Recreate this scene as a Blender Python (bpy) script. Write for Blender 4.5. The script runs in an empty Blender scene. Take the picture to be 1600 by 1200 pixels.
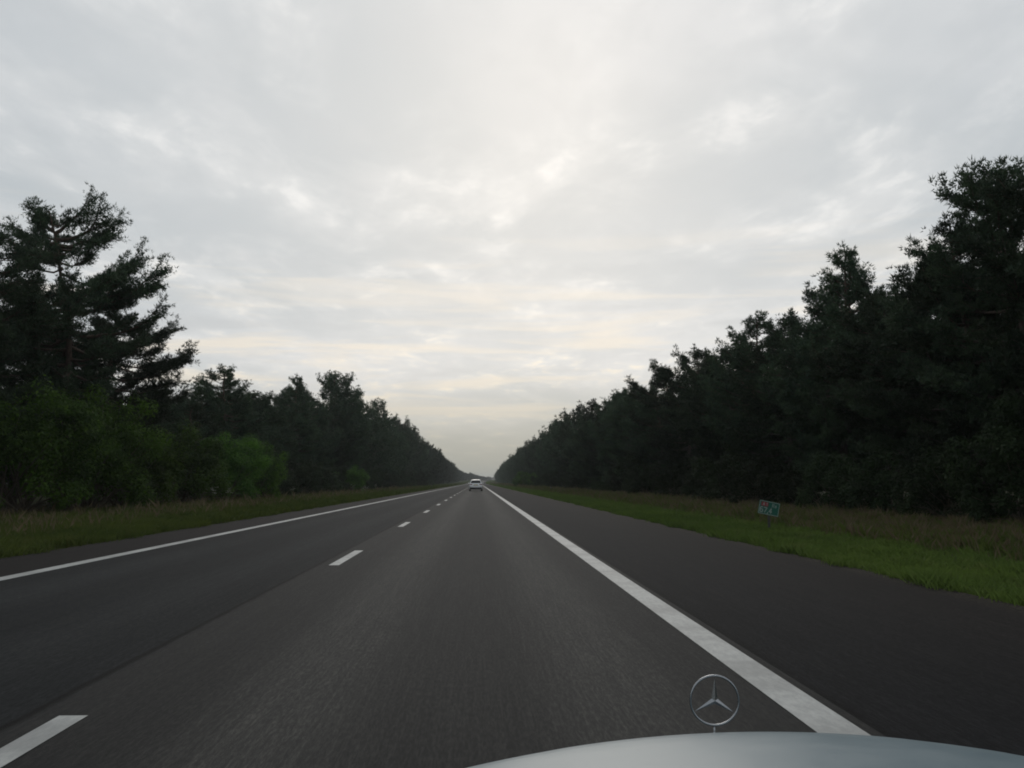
import bpy, bmesh, math, random
import numpy as np
from mathutils import Vector

scene = bpy.context.scene
COL = scene.collection
R = math.radians

# ------------------------------------------------------------------ camera
cam_data = bpy.data.cameras.new("camera")
cam_data.sensor_width = 36.0
cam_data.lens = 36.0 * 1480 / 1600
cam_data.clip_start = 0.05
cam_data.clip_end = 9000
cam = bpy.data.objects.new("camera", cam_data)
COL.objects.link(cam)
EYE = 1.22
cam.location = (0, 0, EYE)
cam.rotation_euler = (R(90 + 5.902), 0, R(-2.059))
scene.camera = cam

# ------------------------------------------------------------------ sky, sun, exposure
SUN_EL, SUN_AZ = 24.0, 3.0          # the veiled sun stands ahead, just right of the road
world = bpy.data.worlds.new("World")
scene.world = world
world.use_nodes = True


class NT:
    """small helper to write node trees"""
    def __init__(self, tree):
        self.t = tree
        self.n = tree.nodes
        self.l = tree.links

    def add(self, kind, **kw):
        n = self.n.new(kind)
        for k, v in kw.items():
            setattr(n, k, v)
        return n

    def put(self, sock, v):
        if isinstance(v, bpy.types.NodeSocket):
            self.l.new(v, sock)
        elif v is not None:
            if hasattr(sock, "default_value") and sock.type == 'RGBA' and not isinstance(v, (int, float)) and len(v) == 3:
                v = (*v, 1)
            sock.default_value = v

    def math(self, op, a, b=None, c=None, clamp=False):
        n = self.add("ShaderNodeMath", operation=op, use_clamp=clamp)
        self.put(n.inputs[0], a)
        if b is not None:
            self.put(n.inputs[1], b)
        if c is not None:
            self.put(n.inputs[2], c)
        return n.outputs[0]

    def mix(self, f, a, b, blend='MIX'):
        n = self.add("ShaderNodeMix", data_type='RGBA', blend_type=blend)
        self.put(n.inputs[0], f)
        self.put(n.inputs[6], a)
        self.put(n.inputs[7], b)
        return n.outputs[2]

    def step(self, v, lo, hi, a=0.0, b=1.0):
        n = self.add("ShaderNodeMapRange", interpolation_type='SMOOTHSTEP')
        for i, q in enumerate((v, lo, hi, a, b)):
            self.put(n.inputs[i], q)
        return n.outputs[0]

    def noise(self, vec, scale, detail=4, rough=0.55, dist=0.0):
        n = self.add("ShaderNodeTexNoise")
        self.put(n.inputs['Vector'], vec)
        n.inputs['Scale'].default_value = scale
        n.inputs['Detail'].default_value = detail
        n.inputs['Roughness'].default_value = rough
        n.inputs['Distortion'].default_value = dist
        return n.outputs['Fac']

    def mapping(self, vec, scale=(1, 1, 1), rot=(0, 0, 0), loc=(0, 0, 0)):
        n = self.add("ShaderNodeMapping")
        self.put(n.inputs['Vector'], vec)
        n.inputs['Scale'].default_value = scale
        n.inputs['Rotation'].default_value = rot
        n.inputs['Location'].default_value = loc
        return n.outputs[0]


def build_world():
    t = NT(world.node_tree)
    t.n.clear()
    out = t.add("ShaderNodeOutputWorld")
    bg = t.add("ShaderNodeBackground")
    bg.inputs['Strength'].default_value = 0.1
    t.l.new(bg.outputs[0], out.inputs[0])
    tc = t.add("ShaderNodeTexCoord")
    d = tc.outputs['Generated']
    sep = t.add("ShaderNodeSeparateXYZ")
    t.l.new(d, sep.inputs[0])
    x, y, z = sep.outputs
    zc = t.math('ADD', t.math('MAXIMUM', z, 0.0), 0.075)
    comb = t.add("ShaderNodeCombineXYZ")
    t.put(comb.inputs[0], t.math('DIVIDE', x, zc))
    t.put(comb.inputs[1], t.math('DIVIDE', y, zc))
    p = comb.outputs[0]                     # the cloud deck, seen in perspective
    deck = t.mapping(p, (1.0, 0.75, 1), (0, 0, R(-28)), (1.3, 0.4, 0))
    big = t.noise(deck, 0.55, 5, 0.52, 0.5)
    mid = t.noise(t.mapping(p, (1.35, 0.75, 1), (0, 0, R(-24)), (4.1, 2.2, 0)), 1.9, 7, 0.56, 0.35)
    fine = t.noise(t.mapping(p, (1.6, 0.9, 1), (0, 0, R(-15)), (7.7, 1.2, 0)), 4.2, 7, 0.6, 0.25)
    base = t.mix(t.step(big, 0.36, 0.64), (0.480, 0.525, 0.555), (0.660, 0.680, 0.698))
    veil = t.math('MULTIPLY', t.step(mid, 0.40, 0.74), 0.70)
    base = t.mix(veil, base, (0.765, 0.778, 0.780))
    # thin places where the light breaks through, warm when low over the road
    gap = t.math('MULTIPLY', t.step(mid, 0.47, 0.66), t.step(fine, 0.47, 0.68))
    low = t.step(z, 0.26, 0.07)
    warm = t.mix(low, (0.93, 0.925, 0.91), (0.93, 0.84, 0.69))
    base = t.mix(t.math('MULTIPLY', gap, t.step(low, 0, 1, 0.60, 1.0)), base, warm)
    ripple = t.math('MULTIPLY', t.step(fine, 0.56, 0.36), 0.30)
    base = t.mix(ripple, base, (0.50, 0.535, 0.56))
    # layered bars near the horizon
    bars = t.noise(t.mapping(d, (2.2, 2.2, 26), (0, 0, 0), (0, 0, 1.7)), 1.6, 4, 0.55, 0.5)
    band = t.math('MULTIPLY', t.step(z, 0.30, 0.12), t.step(z, 0.02, 0.07))
    base = t.mix(t.math('MULTIPLY', t.math('MULTIPLY', t.step(bars, 0.50, 0.68), band), 0.75), base, (0.83, 0.755, 0.64))
    base = t.mix(t.math('MULTIPLY', t.math('MULTIPLY', t.step(bars, 0.50, 0.32), band), 0.55), base, (0.47, 0.50, 0.525))
    # the brightest part of the deck, round the hidden sun
    sx, sy, sz = (math.sin(R(SUN_AZ)) * math.cos(R(SUN_EL)), math.cos(R(SUN_AZ)) * math.cos(R(SUN_EL)), math.sin(R(SUN_EL)))
    dot = t.add("ShaderNodeVectorMath", operation='DOT_PRODUCT')
    t.l.new(d, dot.inputs[0])
    dot.inputs[1].default_value = (sx, sy, sz)
    glow = t.step(dot.outputs['Value'], 0.86, 1.0)
    base = t.mix(t.math('MULTIPLY', glow, 0.22), base, (0.90, 0.895, 0.885))
    # thick air low down
    base = t.mix(t.step(z, 0.135, 0.0, 0.0, 1.0), base, (0.340, 0.365, 0.340))
    ten = t.mix(1.0, base, (10, 10, 10), 'MULTIPLY')
    sky = t.add("ShaderNodeTexSky", sky_type='NISHITA', sun_disc=False)
    sky.sun_elevation = R(SUN_EL)
    sky.sun_rotation = R(SUN_AZ)
    sky.air_density = 1.0
    sky.dust_density = 3.0
    t.l.new(t.mix(0.96, sky.outputs[0], ten), bg.inputs['Color'])


build_world()
sun_data = bpy.data.lights.new("sun", 'SUN')
sun_data.energy = 0.5
sun_data.angle = R(25)
sun_data.color = (1.0, 0.94, 0.86)
sun = bpy.data.objects.new("sun", sun_data)
sun.rotation_euler = (R(-(90 - SUN_EL)), 0, R(-SUN_AZ))
sun.location = (0, 60, 60)
COL.objects.link(sun)

scene.view_settings.view_transform = 'Standard'
scene.view_settings.look = 'None'
scene.view_settings.exposure = 0.0
scene.view_settings.gamma = 1.0
scene.view_settings.use_curve_mapping = False
scene.render.engine = 'CYCLES'
cy = scene.cycles
cy.max_bounces = 6
cy.diffuse_bounces = 3
cy.glossy_bounces = 3
cy.transmission_bounces = 3
cy.transparent_max_bounces = 4
cy.volume_bounces = 0
cy.use_denoising = True
cy.filter_width = 1.9
cy.caustics_reflective = False
cy.caustics_refractive = False


# ------------------------------------------------------------------ helpers
def mat(name, fn):
    m = bpy.data.materials.new(name)
    m.use_nodes = True
    t = NT(m.node_tree)
    b = t.n['Principled BSDF']
    fn(t, b)
    return m


def plain(name, col, rough=0.6, metal=0.0, var=0.12, scale=12.0, coat=0.0, spec=0.5):
    def fn(t, b):
        tc = t.add("ShaderNodeTexCoord")
        n = t.noise(tc.outputs['Object'], scale, 4)
        dark = tuple(c * (1 - var) for c in col)
        lite = tuple(min(1, c * (1 + var)) for c in col)
        t.put(b.inputs['Base Color'], t.mix(t.step(n, 0.3, 0.7), dark, lite))
        b.inputs['Roughness'].default_value = rough
        b.inputs['Metallic'].default_value = metal
        b.inputs['Coat Weight'].default_value = coat
        b.inputs['Specular IOR Level'].default_value = spec
    return mat(name, fn)


def mesh_np(name, verts, tris, uv=None, smooth=False):
    """verts (n,3), tris (m,k) with k = 3 or 4 -> mesh"""
    verts = np.asarray(verts, np.float32)
    tris = np.asarray(tris, np.int32)
    k = tris.shape[1]
    me = bpy.data.meshes.new(name)
    me.vertices.add(len(verts))
    me.vertices.foreach_set("co", verts.ravel())
    me.loops.add(tris.size)
    me.loops.foreach_set("vertex_index", tris.ravel())
    me.polygons.add(len(tris))
    me.polygons.foreach_set("loop_start", np.arange(0, tris.size, k, dtype=np.int32))
    try:
        me.polygons.foreach_set("loop_total", np.full(len(tris), k, np.int32))
    except Exception:
        pass
    if smooth:
        me.polygons.foreach_set("use_smooth", np.ones(len(tris), bool))
    if uv is not None:
        l = me.uv_layers.new(name="UVMap")
        l.data.foreach_set("uv", np.asarray(uv, np.float32)[tris.ravel()].ravel())
    me.update(calc_edges=True)
    return me


def link(name, me, material=None, parent=None):
    o = bpy.data.objects.new(name, me)
    COL.objects.link(o)
    if material is not None and me is not None:
        me.materials.clear()
        me.materials.append(material)
    if parent is not None:
        o.parent = parent
    return o


def tag(o, label, cat, group=None):
    o['label'] = label
    o['category'] = cat
    if group:
        o['group'] = group
    return o


def thing(name, label, cat, loc=(0, 0, 0), rotz=0.0, group=None):
    o = bpy.data.objects.new(name, None)
    o.empty_display_size = 0.2
    COL.objects.link(o)
    o.location = loc
    o.rotation_euler = (0, 0, rotz)
    return tag(o, label, cat, group)


def structure(o):
    o['kind'] = 'structure'
    return o


def bm_mesh(name, bm, smooth=False):
    bmesh.ops.recalc_face_normals(bm, faces=bm.faces)
    me = bpy.data.meshes.new(name)
    bm.to_mesh(me)
    bm.free()
    if smooth:
        me.polygons.foreach_set("use_smooth", np.ones(len(me.polygons), bool))
    return me


def bm_box(bm, lo, hi, bevel=0.0):
    vs = [bm.verts.new((x, y, z)) for x in (lo[0], hi[0]) for y in (lo[1], hi[1]) for z in (lo[2], hi[2])]
    idx = [(0, 1, 3, 2), (4, 6, 7, 5), (0, 4, 5, 1), (2, 3, 7, 6), (0, 2, 6, 4), (1, 5, 7, 3)]
    fs = [bm.faces.new([vs[i] for i in f]) for f in idx]
    if bevel > 0:
        es = list({e for f in fs for e in f.edges})
        bmesh.ops.bevel(bm, geom=es, offset=bevel, segments=2, affect='EDGES', profile=0.6)


def bm_lathe(bm, prof, axis='Z', n=24, centre=(0, 0, 0)):
    """prof: list of (radius, along)"""
    rings = []
    for r, h in prof:
        ring = []
        for i in range(n):
            a = 2 * math.pi * i / n
            c, s = r * math.cos(a), r * math.sin(a)
            p = {'Z': (c, s, h), 'X': (h, c, s), 'Y': (c, h, s)}[axis]
            ring.append(bm.verts.new((p[0] + centre[0], p[1] + centre[1], p[2] + centre[2])))
        rings.append(ring)
    for a, b in zip(rings, rings[1:]):
        for i in range(n):
            bm.faces.new((a[i], a[(i + 1) % n], b[(i + 1) % n], b[i]))
    bm.faces.new(rings[0][::-1])
    bm.faces.new(rings[-1])


def bm_loft(bm, sections, close_ends=True, ring=True):
    rs = [[bm.verts.new(p) for p in s] for s in sections]
    n = len(rs[0])
    for a, b in zip(rs, rs[1:]):
        for i in range(n if ring else n - 1):
            bm.faces.new((a[i], a[(i + 1) % n], b[(i + 1) % n], b[i]))
    if close_ends and ring:
        bm.faces.new(rs[0][::-1])
        bm.faces.new(rs[-1])


def tubes(paths, n=4):
    """paths: list of (points (k,3), radii (k,)) -> verts, tris"""
    V, F, off = [], [], 0
    for pts, rad in paths:
        pts = np.asarray(pts, float)
        rad = np.asarray(rad, float)
        k = len(pts)
        tan = np.gradient(pts, axis=0)
        tan /= np.linalg.norm(tan, axis=1)[:, None] + 1e-9
        ref = np.where(np.abs(tan[:, 2:3]) > 0.9, np.array([[1., 0, 0]]), np.array([[0, 0, 1.]]))
        a = np.cross(tan, ref)
        a /= np.linalg.norm(a, axis=1)[:, None] + 1e-9
        b = np.cross(tan, a)
        ang = np.arange(n) * 2 * math.pi / n
        ring = pts[:, None, :] + rad[:, None, None] * (np.cos(ang)[None, :, None] * a[:, None, :] + np.sin(ang)[None, :, None] * b[:, None, :])
        V.append(ring.reshape(-1, 3))
        i = np.arange(k - 1)[:, None] * n
        j = np.arange(n)[None, :]
        p0 = (i + j).ravel()
        p1 = (i + (j + 1) % n).ravel()
        F.append(np.concatenate([np.stack([p0, p1, p1 + n], 1), np.stack([p0, p1 + n, p0 + n], 1)]) + off)
        off += k * n
    return np.concatenate(V), np.concatenate(F)


# ------------------------------------------------------------------ alignment of the road
def cx(y):
    y = np.asarray(y, float)
    return np.where(y > 600, 4.4e-5 * (y - 600) ** 2, 0.0)


def cz(y):
    y = np.asarray(y, float)
    return np.where(y > 500, 1.1e-5 * (np.minimum(y, 1000) - 500) ** 2, 0.0)


YS = np.concatenate([np.arange(-40, 60, 2.0), np.arange(60, 200, 5.0), np.arange(200, 1601, 20.0)])


def strip(name, x0, x1, lift, material, ys=YS, parent=None, nx=1):
    xs = np.linspace(x0, x1, nx + 1)
    v, uv = [], []
    for yv in ys:
        for xv in xs:
            v.append((xv + float(cx(yv)), yv, float(cz(yv)) + lift))
            uv.append((xv, yv))
    m = nx + 1
    q = [(i * m + j, i * m + j + 1, (i + 1) * m + j + 1, (i + 1) * m + j) for i in range(len(ys) - 1) for j in range(nx)]
    return link(name, mesh_np(name, v, q, uv), material, parent)


# ------------------------------------------------------------------ setting materials
def asphalt(kind):
    def fn(t, b):
        uvn = t.add("ShaderNodeUVMap", uv_map="UVMap")
        uv = uvn.outputs[0]
        sep = t.add("ShaderNodeSeparateXYZ")
        t.l.new(uv, sep.inputs[0])
        lat = sep.outputs[0]
        grain = t.noise(t.mapping(uv, (1, 0.14, 1)), 70, 3, 0.7)
        grit = t.noise(t.mapping(uv, (1, 0.8, 1)), 160, 2, 0.7)
        streak = t.noise(t.mapping(uv, (1, 0.018, 1)), 9, 4, 0.6)
        hair = t.noise(t.mapping(uv, (1, 0.03, 1)), 42, 4, 0.65)
        patch = t.noise(t.mapping(uv, (1, 0.16, 1)), 0.5, 4, 0.6, 0.4)
        wob = t.math('MULTIPLY_ADD', t.math('SUBTRACT', t.noise(t.mapping(uv, (0, 1, 1)), 1.6, 4), 0.5), 0.05, lat)
        if kind == 'road':
            left = (0.0110, 0.0125, 0.0138)
            right = (0.0128, 0.0132, 0.0134)
            lane = t.step(wob, -2.43, -2.25)
            # worn tyre tracks in the nearside lane, darker oily middle
            tr1 = t.step(t.math('ABSOLUTE', t.math('SUBTRACT', lat, 0.82)), 0.65, 0.05)
            tr2 = t.step(t.math('ABSOLUTE', t.math('ADD', lat, 1.02)), 0.65, 0.05)
            wear = t.math('MULTIPLY', t.math('ADD', tr1, tr2), t.step(patch, 0.2, 0.75, 0.35, 1.0))
            mid = t.mix(t.math('MULTIPLY', wear, 0.75), right, (0.043, 0.0428, 0.041))
            tl1 = t.step(t.math('ABSOLUTE', t.math('ADD', lat, 3.3)), 0.6, 0.05)
            tl2 = t.step(t.math('ABSOLUTE', t.math('ADD', lat, 5.0)), 0.6, 0.05)
            lf = t.mix(t.math('MULTIPLY', t.math('ADD', tl1, tl2), 0.5), left, (0.020, 0.022, 0.0235))
            c = t.mix(lane, lf, mid)
            edge = t.step(wob, -6.12, -6.20)
            c = t.mix(edge, c, (0.0095, 0.0088, 0.0090))
            seam = t.math('MULTIPLY', t.step(t.math('ABSOLUTE', t.math('ADD', wob, 2.36)), 0.045, 0.010), t.step(patch, 0.25, 0.55, 0.35, 0.95))
            c = t.mix(seam, c, (0.003, 0.003, 0.0033))
        else:
            c = t.mix(t.step(lat, 2.2, 5.2), (0.0080, 0.0086, 0.0098), (0.0112, 0.0104, 0.0104))
            c = t.mix(t.math('MULTIPLY', t.step(wob, 4.95, 5.36), t.step(grain, 0.45, 0.62, 0.2, 1.0)), c, (0.030, 0.027, 0.021))
            seam = t.math('MULTIPLY', t.step(wob, 2.06, 1.97), 0.7)
            c = t.mix(seam, c, (0.0035, 0.0035, 0.0038))
        c = t.mix(t.step(patch, 0.30, 0.72, 0.0, 0.35), c, t.mix(0.5, c, (0.0, 0.0, 0.0)))
        c = t.mix(t.step(streak, 0.35, 0.7, 0.0, 0.45), c, t.mix(1.0, c, (1.45, 1.42, 1.38), 'MULTIPLY'))
        c = t.mix(t.step(hair, 0.40, 0.66, 0.0, 0.85), c, t.mix(1.0, c, (1.55, 1.52, 1.48), 'MULTIPLY'))
        c = t.mix(t.step(grain, 0.40, 0.66, 0.0, 0.8), c, t.mix(1.0, c, (2.1, 2.05, 1.98), 'MULTIPLY'))
        c = t.mix(t.step(grit, 0.62, 0.45, 0.0, 0.6), c, t.mix(1.0, c, (0.45, 0.45, 0.46), 'MULTIPLY'))
        t.put(b.inputs['Base Color'], c)
        b.inputs['Roughness'].default_value = 0.86
        t.put(b.inputs['Specular IOR Level'], t.step(lane, 0, 1, 0.06, 0.125) if kind == 'road' else 0.045)
        bump = t.add("ShaderNodeBump")
        bump.inputs['Strength'].default_value = 0.35
        bump.inputs['Distance'].default_value = 0.006
        t.put(bump.inputs['Height'], t.math('ADD', grain, grit))
        t.l.new(bump.outputs[0], b.inputs['Normal'])
    return mat("asphalt_" + kind, fn)


def paint_fn(t, b):
    uvn = t.add("ShaderNodeUVMap", uv_map="UVMap")
    uv = uvn.outputs[0]
    wear = t.noise(t.mapping(uv, (1, 0.3, 1)), 22, 6, 0.75)
    seg = t.noise(t.mapping(uv, (0.05, 1, 1)), 0.9, 3, 0.6)
    c = t.mix(t.step(wear, 0.36, 0.66), (0.26, 0.268, 0.262), (0.37, 0.375, 0.362))
    c = t.mix(t.step(seg, 0.56, 0.38, 0.0, 0.55), c, (0.16, 0.165, 0.162))
    t.put(b.inputs['Base Color'], c)
    b.inputs['Roughness'].default_value = 0.65


M_ROAD = asphalt('road')
M_SHOULDER = asphalt('shoulder')
M_PAINT = mat("road_paint", paint_fn)


def ground_fn(t, b):
    tc = t.add("ShaderNodeTexCoord")
    o = tc.outputs['Object']
    n1 = t.noise(o, 0.35, 5, 0.6)
    n2 = t.noise(o, 6.0, 4, 0.7)
    c = t.mix(t.step(n1, 0.35, 0.65), (0.040, 0.052, 0.018), (0.062, 0.056, 0.028))
    c = t.mix(t.step(n2, 0.4, 0.7, 0, 0.6), c, (0.030, 0.028, 0.018))
    t.put(b.inputs['Base Color'], c)
    b.inputs['Roughness'].default_value = 0.95
    b.inputs['Specular IOR Level'].default_value = 0.1


M_GROUND = mat("soil_and_turf", ground_fn)

# ground: one sheet out to the horizon, following the rise of the road
lat = np.array([-2400, -600, -120, -40, -24, -14, -7.75, -7.4, 5.2, 5.55, 12, 24, 40, 120, 600, 2400.0])
gz = np.array([0, 0, 0, 0.1, 0.05, 0.02, -0.015, -0.05, -0.05, -0.015, 0.02, 0.05, 0.1, 0, 0, 0])
gy = np.concatenate([[-700, -300], YS[::2], [1800, 2300, 3200]])
gv = [(xv + float(cx(min(yv, 1600))), yv, float(cz(yv)) + zz - 0.006) for yv in gy for xv, zz in zip(lat, gz)]
m_ = len(lat)
gq = [(i * m_ + j, i * m_ + j + 1, (i + 1) * m_ + j + 1, (i + 1) * m_ + j) for i in range(len(gy) - 1) for j in range(m_ - 1)]
structure(link("ground", mesh_np("ground", gv, gq), M_GROUND))

road = structure(strip("road", -7.62, 1.97, 0.0, M_ROAD, nx=2))
shoulder = structure(strip("hard_shoulder", 1.97, 5.38, 0.0, M_SHOULDER))
strip("edge_line", 1.66, 1.90, 0.004, M_PAINT, parent=road)
strip("edge_line", -6.12, -5.90, 0.004, M_PAINT, parent=road)
for k in range(-2, 42):
    y0 = 2.19 + 12.0 * k
    strip("lane_dash", -2.185, -2.035, 0.004, M_PAINT, ys=np.array([y0, y0 + 1.5, y0 + 3.0]), parent=road)

# ------------------------------------------------------------------ vegetation materials
def foliage(name, lo, hi, tip, trans=0.25, nscale=0.9):
    def fn(t, b):
        tc = t.add("ShaderNodeTexCoord")
        oi = t.add("ShaderNodeObjectInfo")
        n = t.noise(tc.outputs['Object'], nscale, 4, 0.65)
        n2 = t.noise(tc.outputs['Object'], nscale * 6, 3, 0.6)
        c = t.mix(t.step(n, 0.35, 0.68), lo, hi)
        c = t.mix(t.step(n2, 0.5, 0.75, 0, 0.6), c, tip)
        r = t.step(oi.outputs['Random'], 0, 1, 0.62, 1.45)
        hue = t.add("ShaderNodeHueSaturation")
        t.put(hue.inputs['Hue'], t.step(oi.outputs['Random'], 0, 1, 0.488, 0.512))
        t.put(hue.inputs['Value'], r)
        t.put(hue.inputs['Color'], c)
        c = hue.outputs[0]
        t.put(b.inputs['Base Color'], c)
        b.inputs['Roughness'].default_value = 0.7
        b.inputs['Specular IOR Level'].default_value = 0.08
        tr = t.add("ShaderNodeBsdfTranslucent")
        t.put(tr.inputs['Color'], c)
        mx = t.add("ShaderNodeMixShader")
        mx.inputs[0].default_value = trans
        t.l.new(b.outputs[0], mx.inputs[1])
        t.l.new(tr.outputs[0], mx.inputs[2])
        t.l.new(mx.outputs[0], t.n['Material Output'].inputs[0])
    return mat(name, fn)


M_NEEDLE = foliage("pine_needles", (0.026, 0.043, 0.028), (0.044, 0.066, 0.036), (0.060, 0.082, 0.040), 0.15)
M_LEAF = foliage("fresh_leaves", (0.024, 0.050, 0.013), (0.062, 0.122, 0.018), (0.104, 0.180, 0.026), 0.42, 0.6)
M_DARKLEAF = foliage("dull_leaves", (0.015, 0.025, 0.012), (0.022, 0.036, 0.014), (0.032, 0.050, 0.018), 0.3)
M_GRASS = foliage("verge_grass", (0.058, 0.088, 0.022), (0.085, 0.122, 0.027), (0.110, 0.120, 0.045), 0.3, 0.25)
M_GRASSL = foliage("rough_grass", (0.054, 0.080, 0.021), (0.084, 0.110, 0.027), (0.115, 0.115, 0.045), 0.3, 0.25)
M_DRY = foliage("dry_grass", (0.125, 0.105, 0.060), (0.150, 0.122, 0.076), (0.230, 0.195, 0.140), 0.25, 0.3)


def bark_fn(t, b):
    tc = t.add("ShaderNodeTexCoord")
    o = tc.outputs['Object']
    sep = t.add("ShaderNodeSeparateXYZ")
    t.l.new(o, sep.inputs[0])
    n = t.noise(t.mapping(o, (1, 1, 0.25)), 14, 5, 0.7)
    low = t.mix(t.step(n, 0.35, 0.65), (0.024, 0.020, 0.018), (0.070, 0.058, 0.050))
    high = t.mix(t.step(n, 0.35, 0.65), (0.040, 0.027, 0.020), (0.092, 0.060, 0.042))
    t.put(b.inputs['Base Color'], t.mix(t.step(sep.outputs[2], 3.0, 7.5), low, high))
    b.inputs['Roughness'].default_value = 0.9


M_BARK = mat("pine_bark", bark_fn)
M_STEM = plain("shrub_stem", (0.06, 0.05, 0.035), 0.9)


# ------------------------------------------------------------------ tree builders
def unit(v):
    return v / (np.linalg.norm(v, axis=-1, keepdims=True) + 1e-9)


def needles(rng, pos, dirs, k, ln, wd):
    """tufts of k narrow triangles at every pos"""
    n = len(pos)
    d = unit(dirs[:, None, :] + rng.normal(0, 0.62, (n, k, 3)))
    s = unit(np.cross(d, rng.normal(0, 1, (n, k, 3))))
    L = ln * rng.uniform(0.65, 1.25, (n, k, 1))
    p = np.repeat(pos[:, None, :], k, 1) + d * 0.02
    a = p + s * wd * 0.5 + d * L * 0.25
    b = p - s * wd * 0.5 + d * L * 0.25
    c = p + d * L
    V = np.stack([a, b, c], 2).reshape(-1, 3)
    return V, np.arange(len(V)).reshape(-1, 3)


def pine(seed, H=10.0, base=0.25, rad=2.6, nb=42, tw=8, k=8, ln=0.30, wd=0.04, lean=(0, 0), flat=0.6,
         gaps=(), side=None, fork=False, sparse=1.0, twig_tubes=True, rt=None, pad=3, rise=0.68, crook=0.012, leader=0.07):
    """Scots pine: crooked trunk, limbs that rise at the tip, pads of needle tufts on side twigs"""
    rng = np.random.default_rng(seed)
    rt = rt or 0.016 * H
    kz = 9
    zs = np.linspace(0, 1, kz)
    wob = np.cumsum(rng.normal(0, crook * H, (kz, 2)), 0) * zs[:, None]
    trunk = np.stack([wob[:, 0] + lean[0] * zs ** 1.5, wob[:, 1] + lean[1] * zs ** 1.5, zs * H * 0.985], 1)
    trad = rt * (1 - 0.9 * zs) + 0.012
    trad[0] *= 1.35
    paths = [(trunk, trad)]

    def at(tt):
        return np.array([np.interp(tt, zs, trunk[:, i]) for i in range(3)])
    pos_all, dir_all = [], []
    twigs = []
    az0 = rng.uniform(0, 6.28)
    limbs = []
    for i in range(nb):
        q = (i + rng.uniform(0, 0.9)) / nb
        tt = base + (0.985 - base) * q
        if any(g0 < tt < g1 and rng.random() < 0.85 for g0, g1 in gaps):
            continue
        az = az0 + i * 2.4 + rng.normal(0, 0.35)
        prof = min(1.0, 0.62 + 1.1 * q) if q < 0.4 else max(0.16, (1 - ((q - 0.4) / 0.6) ** (1.3 + flat)))
        L = rad * prof * rng.uniform(0.62, 1.15)
        if side is not None:
            L *= 1 + side[1] * math.cos(az - side[0])
        el = -0.10 + rise * q ** 1.6 + rng.normal(0, 0.12)
        limbs.append((at(tt), az, L, el, rt * 0.42 * (1.05 - 0.75 * q)))
    if fork:
        for az, tt, L, el in fork:
            limbs.append((at(tt), az, L, el, rt * 0.45))
    # leader
    limbs.append((at(0.93), az0, leader * H, 1.35, rt * 0.15))
    for o, az, L, el, r in limbs:
        hd = np.array([math.cos(az), math.sin(az), 0.0])
        up = np.array([0, 0, 1.0])
        s = np.linspace(0, 1, 6)
        bend = np.array([-hd[1], hd[0], 0]) * rng.normal(0, 0.14) * L
        curve = rng.uniform(0.05, 0.28) * L
        path = o + hd * (L * math.cos(el) * s)[:, None] + up * (L * math.sin(el) * s + curve * s ** 2.4 - 0.10 * L * np.sin(s * 3.1))[:, None] \
            + bend * np.sin(s * 2.6)[:, None] + rng.normal(0, 0.015 * L, (6, 3)) * (s > 0)[:, None]
        paths.append((path, r * (1 - 0.85 * s) + 0.006))
        n_t = max(3, int(tw * min(1.4, L / (0.26 * H) + 0.35) * sparse))
        for j in range(n_t):
            u = 0.30 + 0.72 * (j + rng.random()) / n_t
            u = min(u, 1.0)
            p0 = np.array([np.interp(u, s, path[:, c]) for c in range(3)])
            da = az + rng.choice([-1, 1]) * rng.uniform(0.35, 1.25) * (1.1 - 0.6 * u)
            tl = (0.42 * L * (1.15 - 0.75 * u) + 0.16) * rng.uniform(0.7, 1.2)
            td = unit(np.array([math.cos(da), math.sin(da), rng.uniform(0.02, 0.55)]))
            twigs.append((p0, td, tl))
        twigs.append((path[-1], unit(path[-1] - path[-3] + np.array([0, 0, 0.2 * L])), 0.22 * L + 0.1))
    for p0, td, tl in twigs:
        n = max(2, int(tl / (ln * 0.62)) + 1)
        f = np.linspace(0.25, 1.0, n)
        pp = p0 + td * (tl * f)[:, None] + np.array([0, 0, 0.10 * tl]) * (f ** 2)[:, None] + rng.normal(0, 0.05 * ln / 0.3, (n, 3))
        dd = unit(td * 0.55 + np.array([0, 0, 0.65]) + rng.normal(0, 0.25, (n, 3)))
        for q in range(pad):
            pos_all.append(pp + rng.normal(0, 1, (n, 3)) * np.array([0.13, 0.13, 0.05]) * (q > 0))
            dir_all.append(dd if q == 0 else unit(dd + rng.normal(0, 0.35, (n, 3))))
    if twig_tubes:
        for p0, td, tl in twigs:
            m = p0 + td * tl * 0.55
            e = p0 + td * tl + np.array([0, 0, 0.10 * tl])
            paths.append((np.stack([p0, m, e]), np.array([0.014, 0.010, 0.005]) * (H / 11)))
    pos = np.concatenate(pos_all)
    dr = np.concatenate(dir_all)
    V, F = needles(rng, pos, dr, k, ln, wd)
    crown = mesh_np("crown", V, F)
    crown.materials.append(M_NEEDLE)
    tv, tf = tubes(paths[:1], 8)
    bv, bf = tubes(paths[1:], 3 if not twig_tubes else 4)
    tr = mesh_np("trunk", np.concatenate([tv, bv]), np.concatenate([tf, bf + len(tv)]), smooth=True)
    tr.materials.append(M_BARK)
    return tr, crown


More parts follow.
